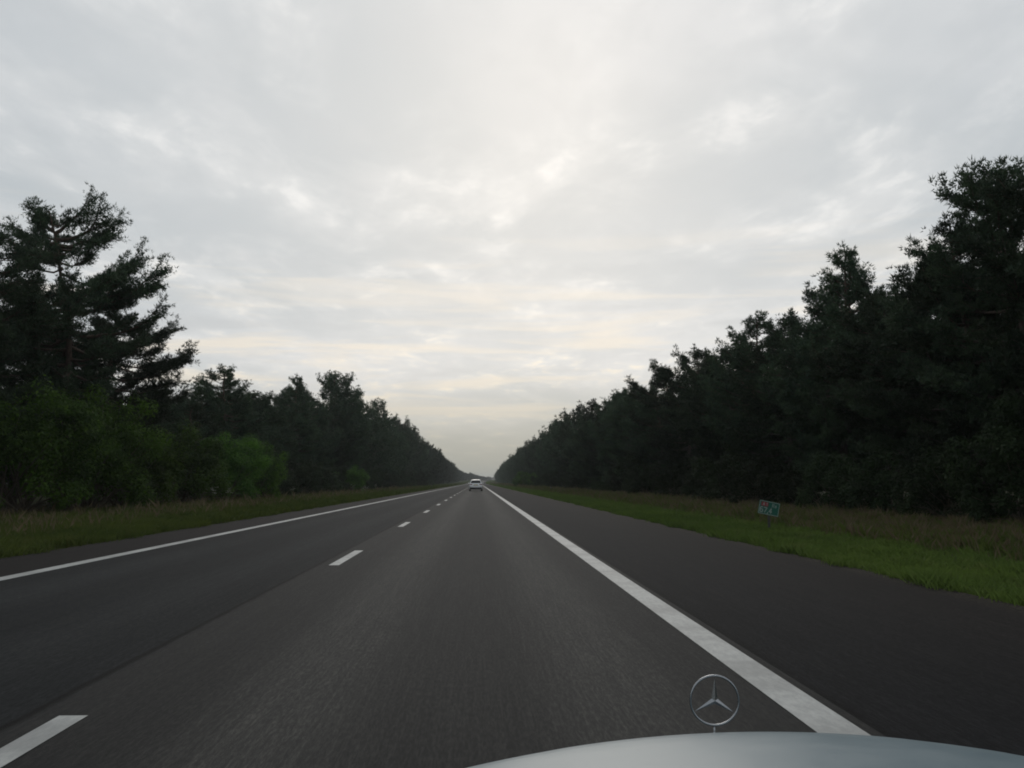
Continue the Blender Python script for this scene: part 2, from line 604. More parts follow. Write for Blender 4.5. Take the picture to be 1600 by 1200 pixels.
def bush(seed, H=4.0, W=4.0, n_cl=46, per=150, leaf=0.11, material=None, lump=0.75):
    """broad-leaved shrub: several stems, leaf clumps of uneven size out to a ragged edge"""
    rng = np.random.default_rng(seed)
    P, D, stems = [], [], []
    # lobes make the outline uneven
    lobes = [(rng.uniform(-0.28, 0.28) * W, rng.uniform(-0.28, 0.28) * W, rng.uniform(0.5, 0.74) * H, rng.uniform(0.24, 0.36) * W) for _ in range(6)]
    lobes.append((0, 0, 0.68 * H, 0.30 * W))
    for i in range(n_cl):
        lx, ly, lz, lr = lobes[i % len(lobes)]
        d = unit(rng.normal(0, 1, 3))
        if i % 3 == 0:
            d[2] = -abs(d[2])
        c = np.array([lx, ly, lz]) + d * lr * np.array([1, 1, 0.85]) * rng.uniform(0.7, 1.05)
        if i % 4 == 0:
            a = rng.uniform(0, 6.28)
            c = np.array([math.cos(a) * W * 0.40, math.sin(a) * W * 0.40, rng.uniform(0.08, 0.4) * H])
        c[2] = np.clip(c[2], 0.18, H * 1.0)
        r = rng.uniform(0.10, 0.20) * lump * min(W, H) + 0.05
        m = int(per * rng.uniform(0.6, 1.3))
        q = unit(rng.normal(0, 1, (m, 3)))
        pp = c + q * r * (rng.uniform(0.25, 1.0, (m, 1)) ** 0.6) * np.array([1.15, 1.15, 0.9])
        pp[:, 2] = np.maximum(pp[:, 2], 0.03)
        P.append(pp)
        D.append(unit(q + np.array([0, 0, 0.7]) + rng.normal(0, 0.5, (m, 3))))
        if i % 2 == 0:
            b0 = np.array([rng.normal(0, 0.06) * W, rng.normal(0, 0.06) * W, 0])
            md = (b0 + c) / 2 + np.array([0, 0, 0.12 * H]) * rng.random()
            stems.append((np.stack([b0, md, c]), np.array([0.035, 0.022, 0.008]) * H / 4))
    P, D = np.concatenate(P), np.concatenate(D)
    n = len(P)
    a = unit(np.cross(D, rng.normal(0, 1, (n, 3))))
    b = np.cross(D, a)
    sz = leaf * rng.uniform(0.6, 1.3, (n, 1))
    V = np.stack([P - a * sz * 0.55, P + b * sz * 0.34, P + a * sz * 0.62, P - b * sz * 0.34], 1).reshape(-1, 3)
    F = np.arange(n * 4).reshape(-1, 4)
    fm = mesh_np("foliage", V, F)
    fm.materials.append(material or M_LEAF)
    sv, sf = tubes(stems, 5)
    sm = mesh_np("stem", sv, sf, smooth=True)
    sm.materials.append(M_STEM)
    return sm, fm


def plant_pine(meshes, loc, s, rz, label, group=None, sxy=None):
    o = thing("pine_tree", label, "pine tree", loc, rz, group)
    o.scale = (sxy or s, sxy or s, s)
    link("trunk", meshes[0], None, o)
    link("crown", meshes[1], None, o)
    return o


def plant_bush(meshes, loc, s, rz, label, group=None, sz=None):
    o = thing("bush", label, "bush", loc, rz, group)
    o.scale = (s, s, sz or s)
    link("stem", meshes[0], None, o)
    link("foliage", meshes[1], None, o)
    return o


rnd = random.Random(7)

# variants
NEAR = [pine(100 + i, 10.0, base=[0.10, 0.14, 0.2, 0.08, 0.16, 0.12, 0.22][i], rad=[2.9, 2.6, 3.0, 2.7, 3.1, 2.5, 2.8][i],
             nb=[66, 60, 58, 70, 62, 64, 56][i], tw=10, k=8, ln=0.185, wd=0.038, flat=[0.5, 0.9, 0.3, 0.7, 1.4, 0.2, 1.0][i]) for i in range(7)]
FAR = [pine(200 + i, 10.0, base=0.08 + 0.05 * i, rad=2.8, nb=44, tw=7, k=7, ln=0.46, wd=0.10, flat=0.3 + 0.35 * i, twig_tubes=False, pad=1) for i in range(4)]
LEAN_ = [pine(300 + i, 10.0, base=0.45, rad=2.7, nb=30, tw=9, k=8, ln=0.24, wd=0.045, flat=1.6, gaps=((0.62, 0.70),)) for i in range(2)]

# ---- the tall pines on the left, seen against the sky
hero = pine(417, 12.7, base=0.30, rad=2.8, nb=44, tw=13, k=8, ln=0.19, wd=0.034, flat=2.4, gaps=((0.60, 0.66), (0.72, 0.78)), rise=0.30, pad=3, crook=0.020, leader=0.045,
            fork=[(0.15, 0.92, 1.9, 0.75), (-0.4, 0.90, 2.3, 0.50), (0.6, 0.88, 2.4, 0.30), (2.7, 0.93, 1.2, 0.70), (2.9, 0.89, 2.1, 0.18), (3.4, 0.85, 2.2, 0.05), (2.5, 0.84, 1.9, 0.0), (1.5, 0.86, 1.8, 0.2),
                  (-1.5, 0.80, 2.0, 0.15), (-1.2, 0.68, 2.6, 0.1), (-1.8, 0.58, 2.6, 0.0),
                  (0.1, 0.70, 3.3, 0.45), (-0.35, 0.70, 3.0, 0.28), (0.0, 0.66, 3.9, 0.14), (0.4, 0.66, 3.4, 0.20), (-0.5, 0.63, 3.6, 0.02), (0.15, 0.59, 3.5, 0.05),
                  (3.2, 0.72, 2.8, 0.02), (2.7, 0.69, 2.9, 0.0), (3.6, 0.66, 2.9, 0.05), (3.0, 0.61, 3.0, -0.05), (2.4, 0.57, 3.1, -0.1)], rt=0.21)
plant_pine(hero, (-17.8, 41.5, 0), 1.055, 0.0, "tallest spreading pine on the left, open crown with limbs showing against the sky", sxy=0.98)
hero2 = pine(412, 9.9, base=0.26, rad=3.5, nb=64, tw=12, k=7, ln=0.21, wd=0.036, flat=1.6, side=(0.0, 0.06), lean=(0.5, 0.3), rt=0.2, rise=0.30)
plant_pine(hero2, (-19.2, 48.5, 0), 1.0, 0.0, "broad leaning pine just right of the tallest left pine, its limbs drooping towards the road")
hero3 = pine(413, 10.9, base=0.26, rad=3.4, nb=54, tw=11, k=7, ln=0.21, wd=0.036, flat=0.8, rt=0.2)
plant_pine(hero3, (-19.4, 36.8, 0), 1.0, 1.0, "dense dark pine at the left edge of the photo beside the tallest pine")

# ---- left edge row
LH = [(10, 10), (30, 10.5), (50, 8.2), (58, 7.0), (67.4, 8.6), (77, 8.2), (85, 9.0), (93, 10.6), (108, 10.6), (116, 11.4), (122.8, 14.4), (135, 13.6), (155, 13.4), (210, 14.0), (290, 14.2), (470, 14.6), (700, 11.5), (1000, 8.8), (1400, 6.8)]
RH = [(8, 11), (25.9, 10.6), (29.2, 10.2), (31.5, 9.5), (34.3, 9.0), (37, 9.0), (39.9, 10.9), (43.5, 11.1), (49.5, 10.7), (54.5, 9.8), (65, 9.0), (76, 9.0), (84.8, 9.4), (104, 10.4), (124, 11.2), (160, 12.6), (222, 13.0), (293, 12.2), (431, 12.0), (560, 11.4), (783, 8.6), (1400, 6.8)]


def hgt(tab, y):
    return float(np.interp(y, [a for a, _ in tab], [b for _, b in tab]))


def row(tab, x, ys, scale_h, variants, label, group, jit=0.9, jh=0.17):
    for y in ys:
        h = hgt(tab, y) * scale_h * rnd.uniform(1 - jh, 1 + jh * 0.6)
        v = variants[rnd.randrange(len(variants))]
        xx = x + rnd.uniform(-jit, jit) + float(cx(y))
        s = h / 10.0
        lab = label if isinstance(label, str) else next(q for lim, q in label if y < lim)
        plant_pine(v, (xx, y + rnd.uniform(-jit, jit), float(cz(y)) - 0.02), s, rnd.uniform(0, 6.28), lab, group, sxy=max(0.85, min(1.25, 0.55 + 0.5 * s)))


def ys_from(a, b, d0, growth):
    out, y, d = [], a, d0
    while y < b:
        out.append(y)
        y += d
        d += growth
    return out


# named trees of the skyline: (x, y, height, variant, rot, label)
SKY = [
    (15.9, 29.4, 9.7, NEAR[0], 1.1, "rounded dark pine just left of the massive pine at the right edge"),
    (15.8, 32.2, 8.9, NEAR[2], 5.0, "dark pine on the slope of crowns between the massive edge pine and the pointed pine"),
    (15.8, 35.2, 8.3, NEAR[6], 2.6, "lower dark pine in the saddle just right of the pointed pine"),
    (15.6, 39.9, 11.2, NEAR[5], 0.4, "pointed dark pine standing up above its neighbours right of the road, behind the green sign"),
    (15.8, 26.4, 10.6, NEAR[4], 2.1, "massive dark pine filling the right edge of the photo"),
    (15.0, 65.0, 10.3, LEAN_[0], 0.9, "flat-topped umbrella pine on the right with a gap of sky round its trunk"),
    (15.3, 74.5, 10.0, LEAN_[1], 4.0, "thin-crowned pine next to the umbrella pine, sky showing through its top"),
    (15.3, 104.4, 10.8, NEAR[2], 3.3, "round-topped pine midway along the right-hand tree line"),
    (-18.0, 67.4, 9.3, NEAR[1], 5.2, "small loose pine sticking up just right of the big left pines"),
    (-18.0, 93.1, 11.4, NEAR[5], 1.2, "pine with a narrow knobbly tip just left of the tall flat-topped left pine"),
    (-18.0, 122.8, 15.2, NEAR[4], 2.9, "tall flat-topped pine that stands highest in the middle of the left tree line"),
    (-17.6, 205.0, 14.6, LEAN_[0], 5.5, "pine with a flat branch jutting towards the road, far down the left tree line"),
]
for x, y, h, v, rz, lab in SKY:
    plant_pine(v, (x, y, 0), h / 10.0, rz, lab, sxy=max(0.9, min(1.3, 0.5 + 0.5 * h / 10)))


def clear_of(ys, x, dmin):
    return [y for y in ys if all(abs(y - q[1]) > dmin or abs(x - q[0]) > 2.5 for q in SKY)]


GL, GR = "pines along the left side of the road", "pines along the right side of the road"
row(RH, 15.6, clear_of(ys_from(11, 130, 3.9, 0.02), 15.6, 2.2), 0.97, NEAR, [
    (26.4, "dark pine of the right front row, nearer than the massive pine at the right edge"),
    (39.9, "dark pine of the right front row half hidden just right of the pointed pine"),
    (65.0, "dark pine of the right front row between the pointed pine and the umbrella pine"),
    (104.4, "dark pine of the right front row between the thin-crowned pine and the round-topped pine"),
    (999, "dark pine of the right front row just beyond the round-topped pine")], GR)
row(RH, 15.6, clear_of(ys_from(132, 290, 5.4, 0.16), 15.6, 3), 0.97, FAR, "far dark pine in the front row along the right side of the road", GR + ", farther off")
row(RH, 19.8, ys_from(12, 110, 4.6, 0.05), 0.95, NEAR, "dark pine standing in the second row behind the right front row", "second row pines on the right")
row(RH, 24.0, ys_from(14, 90, 6.0, 0.1), 0.98, FAR, "dark pine deep in the wood behind the right rows", "deep wood pines on the right")
lf = [y for y in ys_from(14, 130, 4.4, 0.03) if not (30 < y < 53)]
row(LH, -18.6, clear_of(lf, -18.6, 2.2), 0.93, NEAR, [
    (35, "dark pine of the left front row, nearer than the tall spreading pines"),
    (67.4, "low dark pine between the broad leaning pine and the small loose pine on the left"),
    (93.1, "dark pine of the left front row between the small loose pine and the knobbly-tipped pine"),
    (122.8, "dark pine of the left front row between the knobbly-tipped pine and the flat-topped pine"),
    (999, "dark pine of the left front row just beyond the tall flat-topped pine")], GL)
row(LH, -17.6, clear_of(ys_from(132, 290, 5.4, 0.16), -17.6, 3), 0.97, FAR, "far dark pine in the front row along the left side of the road", GL + ", farther off")
row(LH, -23.0, ys_from(22, 120, 5.0, 0.05), 0.92, NEAR, "dark pine standing in the second row behind the left front row", "second row pines on the left")
row(LH, -27.5, ys_from(24, 110, 6.4, 0.1), 0.90, FAR, "dark pine deep in the wood behind the left rows", "deep wood pines on the left")


# ---- the far wood, which reads as one mass on each side
def wood(name, tab, sidesign, xs, y0, y1, seed, label, step, hs=1.0):
    rng = np.random.default_rng(seed)
    src = []
    for tr, cr in FAR:
        n = len(cr.vertices)
        v = np.empty(n * 3, np.float32)
        cr.vertices.foreach_get("co", v)
        v = v.reshape(-1, 3, 3)
        keep = rng.random(len(v)) < 0.34
        v = v[keep]
        c = v.mean(1, keepdims=True)
        src.append(c + (v - c) * 1.75)
    out = []
    y = y0
    while y < y1:
        for xb in xs:
            s = hgt(tab, y) / 10 * rng.uniform(0.86, 1.06) * hs
            a = rng.uniform(0, 6.28)
            v = src[rng.integers(len(src))]
            ca, sa = math.cos(a), math.sin(a)
            w = np.empty_like(v)
            w[..., 0] = (v[..., 0] * ca - v[..., 1] * sa) * max(1, s) + sidesign * (xb + rng.uniform(-1.2, 1.2)) + float(cx(y))
            yy = y + rng.uniform(-1.5, 1.5)
            w[..., 1] = (v[..., 0] * sa + v[..., 1] * ca) * max(1, s) + yy
            w[..., 2] = (v[..., 2] - 0.8) * 1.08 * s + float(cz(y))
            out.append(w.reshape(-1, 3))
        y += step * (1 + max(0, y - 250) / 350)
    V = np.concatenate(out)
    o = link(name, mesh_np(name, V, np.arange(len(V)).reshape(-1, 3)), M_NEEDLE)
    o['kind'] = 'stuff'
    o['label'] = label
    return o


wood("distant_wood", RH, 1, (15.6, 20.5), 292, 1500, 31, "dark pine wood closing the right side of the road far ahead", 6.0)
wood("distant_wood", LH, -1, (17.0, 22.0), 292, 1560, 32, "dark pine wood closing the left side of the road far ahead", 6.0, 0.92)
wood("distant_wood", [(0, 6.5), (2000, 6.5)], 1, list(np.arange(-150, 260, 5.0)), 1610, 1630, 35, "far woodland closing the view where the road bends away", 14.0)
wood("deep_wood", RH, 1, (29, 34), 8, 290, 33, "dark depth of the wood behind the right-hand pines", 6.5, 0.95)
wood("deep_wood", LH, -1, (33, 38), 16, 290, 34, "dark depth of the wood behind the left-hand pines", 6.5, 0.85)

# ------------------------------------------------------------------ shrubs
BR = [bush(500 + i, 4.0, 4.6, n_cl=84, per=260, leaf=0.095, material=M_LEAF) for i in range(4)]
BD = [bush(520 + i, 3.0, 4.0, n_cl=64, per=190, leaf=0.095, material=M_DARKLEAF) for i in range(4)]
BS = [bush(540 + i, 2.6, 3.4, n_cl=50, per=90, leaf=0.16, material=M_LEAF) for i in range(2)]
left_shrubs = [
    (-17.6, 30.5, 1.00, 1.02, 0, "bright green leafy bush at the left edge, lower than the one beside it"),
    (-16.4, 34.2, 1.15, 1.22, 1, "tall bright green bush second from the left edge, under the dense dark pine"),
    (-16.2, 39.6, 1.15, 1.24, 2, "tall bright green bush below the tallest left pine"),
    (-16.6, 45.4, 1.05, 0.98, 3, "low green bush in the dip between two taller bright bushes"),
    (-15.8, 51.8, 1.15, 1.10, 0, "wide bright green bush under the broad leaning pine"),
    (-15.3, 57.5, 0.95, 1.00, 2, "bright green bush between the wide bush and the rounded end bush"),
    (-14.9, 64.0, 0.85, 1.10, 1, "rounded bright green bush ending the row of bright bushes on the left"),
]
for x, y, s, sz, v, lab in left_shrubs:
    plant_bush(BR[v], (x, y, 0), s, rnd.uniform(0, 6.28), lab, "bright bushes on the left verge", sz)
plant_bush(BR[3], (-14.6, 109.5, 0), 0.78, 1.0, "lone rounded green bush on the left below the flat-topped pine", None, 0.78)
plant_bush(BS[0], (10.2, 212.0, 0), 1.7, 0.4, "pale green bush far ahead at the foot of the right tree line", None, 1.4)
RB = [(27, "dark low bush at the right edge of the photo, nearer than the green sign"),
      (40, "dark low bush under the pines just behind the green sign"),
      (65, "dark low bush at the wood edge between the pointed pine and the umbrella pine"),
      (999, "dark low bush at the wood edge between the umbrella pine and the dark marker post")]
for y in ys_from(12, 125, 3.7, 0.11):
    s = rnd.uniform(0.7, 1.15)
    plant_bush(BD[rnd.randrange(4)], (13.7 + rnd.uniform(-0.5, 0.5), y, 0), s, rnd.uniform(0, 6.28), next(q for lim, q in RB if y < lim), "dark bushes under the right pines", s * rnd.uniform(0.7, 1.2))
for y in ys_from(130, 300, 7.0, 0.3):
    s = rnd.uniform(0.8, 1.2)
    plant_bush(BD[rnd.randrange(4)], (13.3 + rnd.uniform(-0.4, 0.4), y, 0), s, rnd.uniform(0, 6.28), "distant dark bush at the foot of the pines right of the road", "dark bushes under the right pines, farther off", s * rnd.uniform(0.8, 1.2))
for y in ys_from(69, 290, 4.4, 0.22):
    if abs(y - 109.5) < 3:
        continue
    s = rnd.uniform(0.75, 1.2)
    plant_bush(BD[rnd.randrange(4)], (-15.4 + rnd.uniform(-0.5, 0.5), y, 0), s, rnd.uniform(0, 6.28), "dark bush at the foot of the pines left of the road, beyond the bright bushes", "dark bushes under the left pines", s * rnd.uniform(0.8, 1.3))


# ------------------------------------------------------------------ grass on the verges
def grass(name, x0, x1, bands, h, w, material, seed, label, power=1.0, edge=0.28, lean=0.38):
    rng = np.random.default_rng(seed)
    Vs = []
    sgn = 1 if x1 > x0 else -1
    for y0, y1, dens, grow in bands:
        n = int(abs(x1 - x0) * (y1 - y0) * dens)
        u = rng.random(n) ** power
        x = x0 + (x1 - x0) * u
        y = rng.uniform(y0, y1, n)
        x += sgn * edge * (0.5 * np.sin(y * 1.7 + 2 * np.sin(y * 0.43)) + 0.35 * np.sin(y * 4.3 + 1.3) + rng.normal(0, 0.45, n)) * (1 - u) ** 3 * 0.55
        clump = 0.65 + 0.5 * (np.sin(x * 2.3 + 1.7 * np.sin(y * 0.7)) * np.sin(y * 1.3 + np.sin(x * 1.9))) ** 2
        hh = h * grow ** 0.3 * clump * rng.uniform(0.55, 1.25, n)
        ww = w * grow * rng.uniform(0.7, 1.3, n)
        a = rng.uniform(0, 6.283, n)
        sx, sy = np.cos(a) * ww * 0.5, np.sin(a) * ww * 0.5
        lx, ly = rng.normal(0, lean, n) * hh, rng.normal(0, lean, n) * hh
        z0 = np.asarray(cz(y)) - 0.02
        xx = x + np.asarray(cx(y))
        A = np.stack([xx - sx, y - sy, z0], 1)
        B = np.stack([xx + sx, y + sy, z0], 1)
        C = np.stack([xx + sx * 0.6 + lx * 0.4, y + sy * 0.6 + ly * 0.4, z0 + hh * 0.62], 1)
        D = np.stack([xx + lx, y + ly, z0 + hh], 1)
        Vs.append(np.stack([A, B, C, D], 1).reshape(-1, 3))
    V = np.concatenate(Vs)
    o = link(name, mesh_np(name, V, np.arange(len(V)).reshape(-1, 4)), material)
    o['kind'] = 'stuff'
    o['label'] = label
    return o


B_R = [(5, 14, 800, 0.8), (14, 28, 620, 1.0), (28, 50, 260, 1.6), (50, 90, 90, 2.6), (90, 180, 26, 4.5), (180, 330, 9, 8.0), (330, 700, 2.5, 16), (700, 1300, 1.0, 26)]
grass("verge_grass", 5.36, 10.6, B_R, 0.16, 0.012, M_GRASS, 61, "short green grass of the right verge", 1.25)
grass("dry_grass", 7.9, 13.4, [(5, 14, 200, 0.8), (14, 28, 190, 1.0), (28, 50, 95, 1.6), (50, 90, 40, 2.6), (90, 180, 14, 4.5), (180, 330, 5, 8), (330, 700, 1.5, 16)], 0.36, 0.009, M_DRY, 62,
      "taller brown grass gone to seed in front of the right-hand wood", 0.7, lean=0.25)
grass("rough_grass", 8.2, 14.0, [(5, 28, 330, 1.0), (28, 50, 150, 1.6), (50, 120, 50, 3.0), (120, 330, 8, 7), (330, 1200, 1.2, 20)], 0.30, 0.012, M_GRASSL, 63, "rough green grass between the dry grass and the right-hand bushes")
grass("rough_grass", -7.58, -15.5, [(8, 28, 480, 1.0), (28, 50, 240, 1.6), (50, 90, 90, 2.6), (90, 180, 26, 4.5), (180, 330, 9, 8.0), (330, 700, 2.5, 16), (700, 1400, 1.0, 26)], 0.22, 0.012, M_GRASSL, 64, "rough olive grass of the left verge")
grass("dry_grass", -9.5, -16.5, [(12, 28, 16, 1.0), (28, 50, 11, 1.6), (50, 90, 5, 2.6), (90, 180, 2, 4.5)], 0.42, 0.010, M_DRY, 65, "brown seed stalks standing in the left verge", 0.9, lean=0.25)

# cow parsley in the left verge
M_UMBEL = plain("white_blossom", (0.40, 0.40, 0.36), 0.8)
M_HERB = plain("herb_stem", (0.07, 0.11, 0.03), 0.8)


def parsley(seed):
    rng = np.random.default_rng(seed)
    paths, bl = [], []
    for i in range(7):
        a = rng.uniform(0, 6.28)
        tip = np.array([math.cos(a) * 0.28 * rng.random(), math.sin(a) * 0.28 * rng.random(), rng.uniform(0.75, 1.15)])
        paths.append((np.stack([np.zeros(3), tip * np.array([0.35, 0.35, 0.6]), tip]), np.array([0.009, 0.007, 0.004])))
        for j in range(14):
            b = rng.uniform(0, 6.28)
            r = 0.11 * math.sqrt(rng.random())
            c = tip + np.array([math.cos(b) * r, math.sin(b) * r, 0.03 - r * 0.25])
            for q in range(3):
                s = rng.normal(0, 0.02, (3, 3))
                s[:, 2] *= 0.35
                bl.append(c + s)
    sv, sf = tubes(paths, 4)
    sm = mesh_np("stem", sv, sf)
    sm.materials.append(M_HERB)
    V = np.concatenate(bl)
    bmh = mesh_np("blossom", V, np.arange(len(V)).reshape(-1, 3))
    bmh.materials.append(M_UMBEL)
    return sm, bmh


PA = [parsley(71), parsley(72)]
for i, (x, y, s) in enumerate([(-13.2, 51.0, 1.0), (-13.6, 49.6, 1.1), (-13.4, 69.5, 1.0), (-13.2, 102.0, 1.1), (-10.2, 88.0, 1.0), (-10.4, 86.5, 0.9), (-12.8, 120.0, 1.1)]):
    o = thing("flowering_plant", "white-flowered wild plant standing in the grass of the left verge", "wildflower", (x, y, 0), i * 1.1, "white wildflowers on the left verge")
    o.scale = (s * 0.75, s * 0.75, s * 0.75)
    link("stem", PA[i % 2][0], None, o)
    link("blossom", PA[i % 2][1], None, o)

# ------------------------------------------------------------------ hectometre sign
M_SIGNG = plain("sign_green", (0.003, 0.085, 0.060), 0.45, var=0.05)
M_SIGNW = plain("sign_white", (0.24, 0.29, 0.275), 0.5, var=0.05)
M_SIGNR = plain("sign_red", (0.21, 0.016, 0.030), 0.45, var=0.05)
M_GALV = plain("galvanised_steel", (0.045, 0.047, 0.047), 0.6, 0.2)
sgn = thing("distance_sign", "small tilted green road sign reading A1, 67,4 and Re on the right verge", "road sign", (7.384, 24.0, 0), R(4))
bm = bmesh.new()
bm_box(bm, (-0.028, -0.012, -0.25), (0.028, 0.012, 0.372))
post = link("post", bm_mesh("post", bm), M_GALV, sgn)
bm = bmesh.new()
bm_box(bm, (-0.27, -0.006, -0.172), (0.27, 0.006, 0.172), 0.004)
board = link("board", bm_mesh("board", bm), M_SIGNG, sgn)
board.location = (0, -0.020, 0.555)
board.rotation_euler = (0, R(11.5), 0)


def plate(name, x0, x1, z0, z1, yf, material, parent):
    b2 = bmesh.new()
    bm_box(b2, (x0, yf - 0.0015, z0), (x1, yf, z1))
    return link(name, bm_mesh(name, b2), material, parent)


YF = -0.0065
bm = bmesh.new()
for lo, hi in (((-0.262, YF - 0.0015, 0.152), (0.262, YF, 0.165)), ((-0.262, YF - 0.0015, -0.165), (0.262, YF, -0.152)),
               ((-0.262, YF - 0.0015, -0.152), (-0.250, YF, 0.152)), ((0.250, YF - 0.0015, -0.152), (0.262, YF, 0.152))):
    bm_box(bm, lo, hi)
link("border", bm_mesh("border", bm), M_SIGNW, board)
plate("red_panel", -0.215, -0.035, 0.035, 0.135, YF, M_SIGNR, board)


def stroke_text(name, strokes, ox, oz, sc, wd, yf, material, parent):
    """letters from polylines in a 0..1 cell, as raised bars"""
    b2 = bmesh.new()
    for n_s, (x0, z0, x1, z1) in enumerate(strokes):
        a = Vector((ox + x0 * sc, 0, oz + z0 * sc))
        b = Vector((ox + x1 * sc, 0, oz + z1 * sc))
        d = (b - a).normalized()
        s = Vector((-d.z, 0, d.x)) * wd * 0.5
        a2, b2_ = a - d * wd * 0.35, b + d * wd * 0.35
        dy = 0.00004 * n_s
        ring = [a2 + s, b2_ + s, b2_ - s, a2 - s]
        f = [b2.verts.new((q.x, yf - 0.0015 - dy, q.z)) for q in ring]
        k = [b2.verts.new((q.x, yf, q.z)) for q in ring]
        b2.faces.new(f)
        for i in range(4):
            b2.faces.new((f[i], k[i], k[(i + 1) % 4], f[(i + 1) % 4]))
    return link(name, bm_mesh(name, b2), material, parent)


stroke_text("lettering", [(0, 0, 0.35, 1), (0.35, 1, 0.70, 0), (0.14, 0.35, 0.56, 0.35), (1.42, 0.78, 1.62, 1), (1.62, 1, 1.62, 0)],
            -0.172, 0.052, 0.066, 0.0125, YF - 0.0016, M_SIGNW, board)
six = [(0.50, 1.0, 0.12, 1.0), (0.12, 1.0, 0.0, 0.85), (0, 0.85, 0, 0.12), (0, 0.12, 0.12, 0), (0.12, 0, 0.46, 0), (0.46, 0, 0.58, 0.12), (0.58, 0.12, 0.58, 0.44), (0.58, 0.44, 0.46, 0.55), (0.46, 0.55, 0.0, 0.55)]
seven = [(0.85, 1.0, 1.45, 1.0), (1.45, 1.0, 1.05, 0.0)]
comma = [(1.78, 0.04, 1.70, -0.18)]
four = [(2.42, 0.0, 2.42, 1.0), (2.42, 1.0, 2.0, 0.30), (2.0, 0.30, 2.62, 0.30)]
stroke_text("numerals", six + seven + comma + four, -0.225, -0.118, 0.118, 0.021, YF, M_SIGNW, board)
re_ = [(0, 0, 0, 1), (0, 1, 0.45, 1), (0.45, 1, 0.55, 0.85), (0.55, 0.85, 0.45, 0.52), (0.45, 0.52, 0, 0.52), (0.28, 0.52, 0.55, 0),
       (0.85, 0.33, 1.28, 0.33), (1.28, 0.33, 1.28, 0.58), (1.28, 0.58, 1.10, 0.68), (1.10, 0.68, 0.92, 0.62), (0.92, 0.62, 0.85, 0.33), (0.85, 0.33, 0.92, 0.04), (0.92, 0.04, 1.26, 0.04)]
stroke_text("lettering", re_, 0.075, 0.035, 0.088, 0.011, YF, M_SIGNW, board)

# ------------------------------------------------------------------ roadside marker posts
M_POST = plain("dark_plastic", (0.020, 0.020, 0.022), 0.6)
M_REFL = plain("reflector", (0.35, 0.32, 0.30), 0.3)


def marker(loc, label, h):
    o = thing("marker_post", label, "marker post", loc, 0, "dark marker posts on the verges")
    b2 = bmesh.new()
    secs = []
    for z, w in ((-0.1, 1.0), (h * 0.85, 1.0), (h * 0.97, 0.9), (h, 0.55)):
        secs.append([(0.065 * w * math.cos(a), 0.05 * w * math.sin(a), z) for a in np.arange(10) * 2 * math.pi / 10])
    bm_loft(b2, secs)
    link("post", bm_mesh("post", b2, True), M_POST, o)
    plate("reflector", -0.025, 0.025, h * 0.68, h * 0.82, -0.051, M_REFL, o)


marker((8.9, 116.0, 0), "dark marker post on the right verge at the edge of the green grass", 0.72)
marker((-8.3, 172.0, 0), "dark marker post far off on the left verge", 0.8)

# ------------------------------------------------------------------ the white car ahead
M_WHITE = plain("white_car_paint", (0.66, 0.68, 0.69), 0.28, var=0.03, scale=3, coat=0.6)
M_GLASS = plain("dark_glass", (0.018, 0.020, 0.022), 0.08, var=0.05)
M_BLACK = plain("black_trim", (0.022, 0.022, 0.024), 0.6)
M_TYRE = plain("tyre_rubber", (0.020, 0.020, 0.020), 0.85)
M_RIM = plain("alloy_rim", (0.42, 0.43, 0.44), 0.35, 0.8)
M_TAIL = plain("tail_lamp_lens", (0.16, 0.018, 0.018), 0.25)
M_PLATE = plain("yellow_plate", (0.48, 0.34, 0.03), 0.5)
M_CHROME = plain("chrome", (0.27, 0.285, 0.30), 0.27, 1.0, var=0.03)


def wheel(parent, x, y, r, w, inner):
    b2 = bmesh.new()
    s = 1 if x > 0 else -1
    bm_lathe(b2, [(r * 0.66, -w / 2), (r * 0.93, -w / 2), (r, -w * 0.36), (r, w * 0.36), (r * 0.93, w / 2), (r * 0.66, w / 2)], 'X', 28)
    wh = link("wheel", bm_mesh("wheel", b2, False), M_TYRE, parent)
    wh.location = (x, y, r)
    b2 = bmesh.new()
    o = s * (w / 2 - 0.004)
    bm_lathe(b2, sorted([(r * 0.65, o - s * 0.02), (r * 0.65, o + s * 0.006), (r * 0.58, o + s * 0.004), (r * 0.20, o - s * 0.004), (r * 0.16, o + s * 0.01)], key=lambda q: 0), 'X', 28)
    link("rim", bm_mesh("rim", b2), M_RIM, wh)


def car_section(y, hw, zb, zbelt, zroof, hwroof, n=7):
    """closed ring of a car body across its length"""
    pts = [(0.30 * hw, zb), (hw * 0.90, zb), (hw * 0.985, zb + 0.10), (hw, zb + 0.5 * (zbelt - zb)), (hw * 0.965, zbelt)]
    if zroof > zbelt + 0.02:
        pts += [(hw * 0.93 + (hwroof - hw * 0.93) * 0.5, zbelt + (zroof - zbelt) * 0.52), (hwroof, zroof - 0.055), (hwroof * 0.82, zroof - 0.010), (hwroof * 0.4, zroof)]
    else:
        pts += [(hw * 0.88, zbelt + 0.012), (hw * 0.70, zbelt + 0.022), (hw * 0.5, zbelt + 0.028), (hw * 0.3, zbelt + 0.03)]
    return [(x, y, z) for x, z in pts] + [(-x, y, z) for x, z in reversed(pts)]


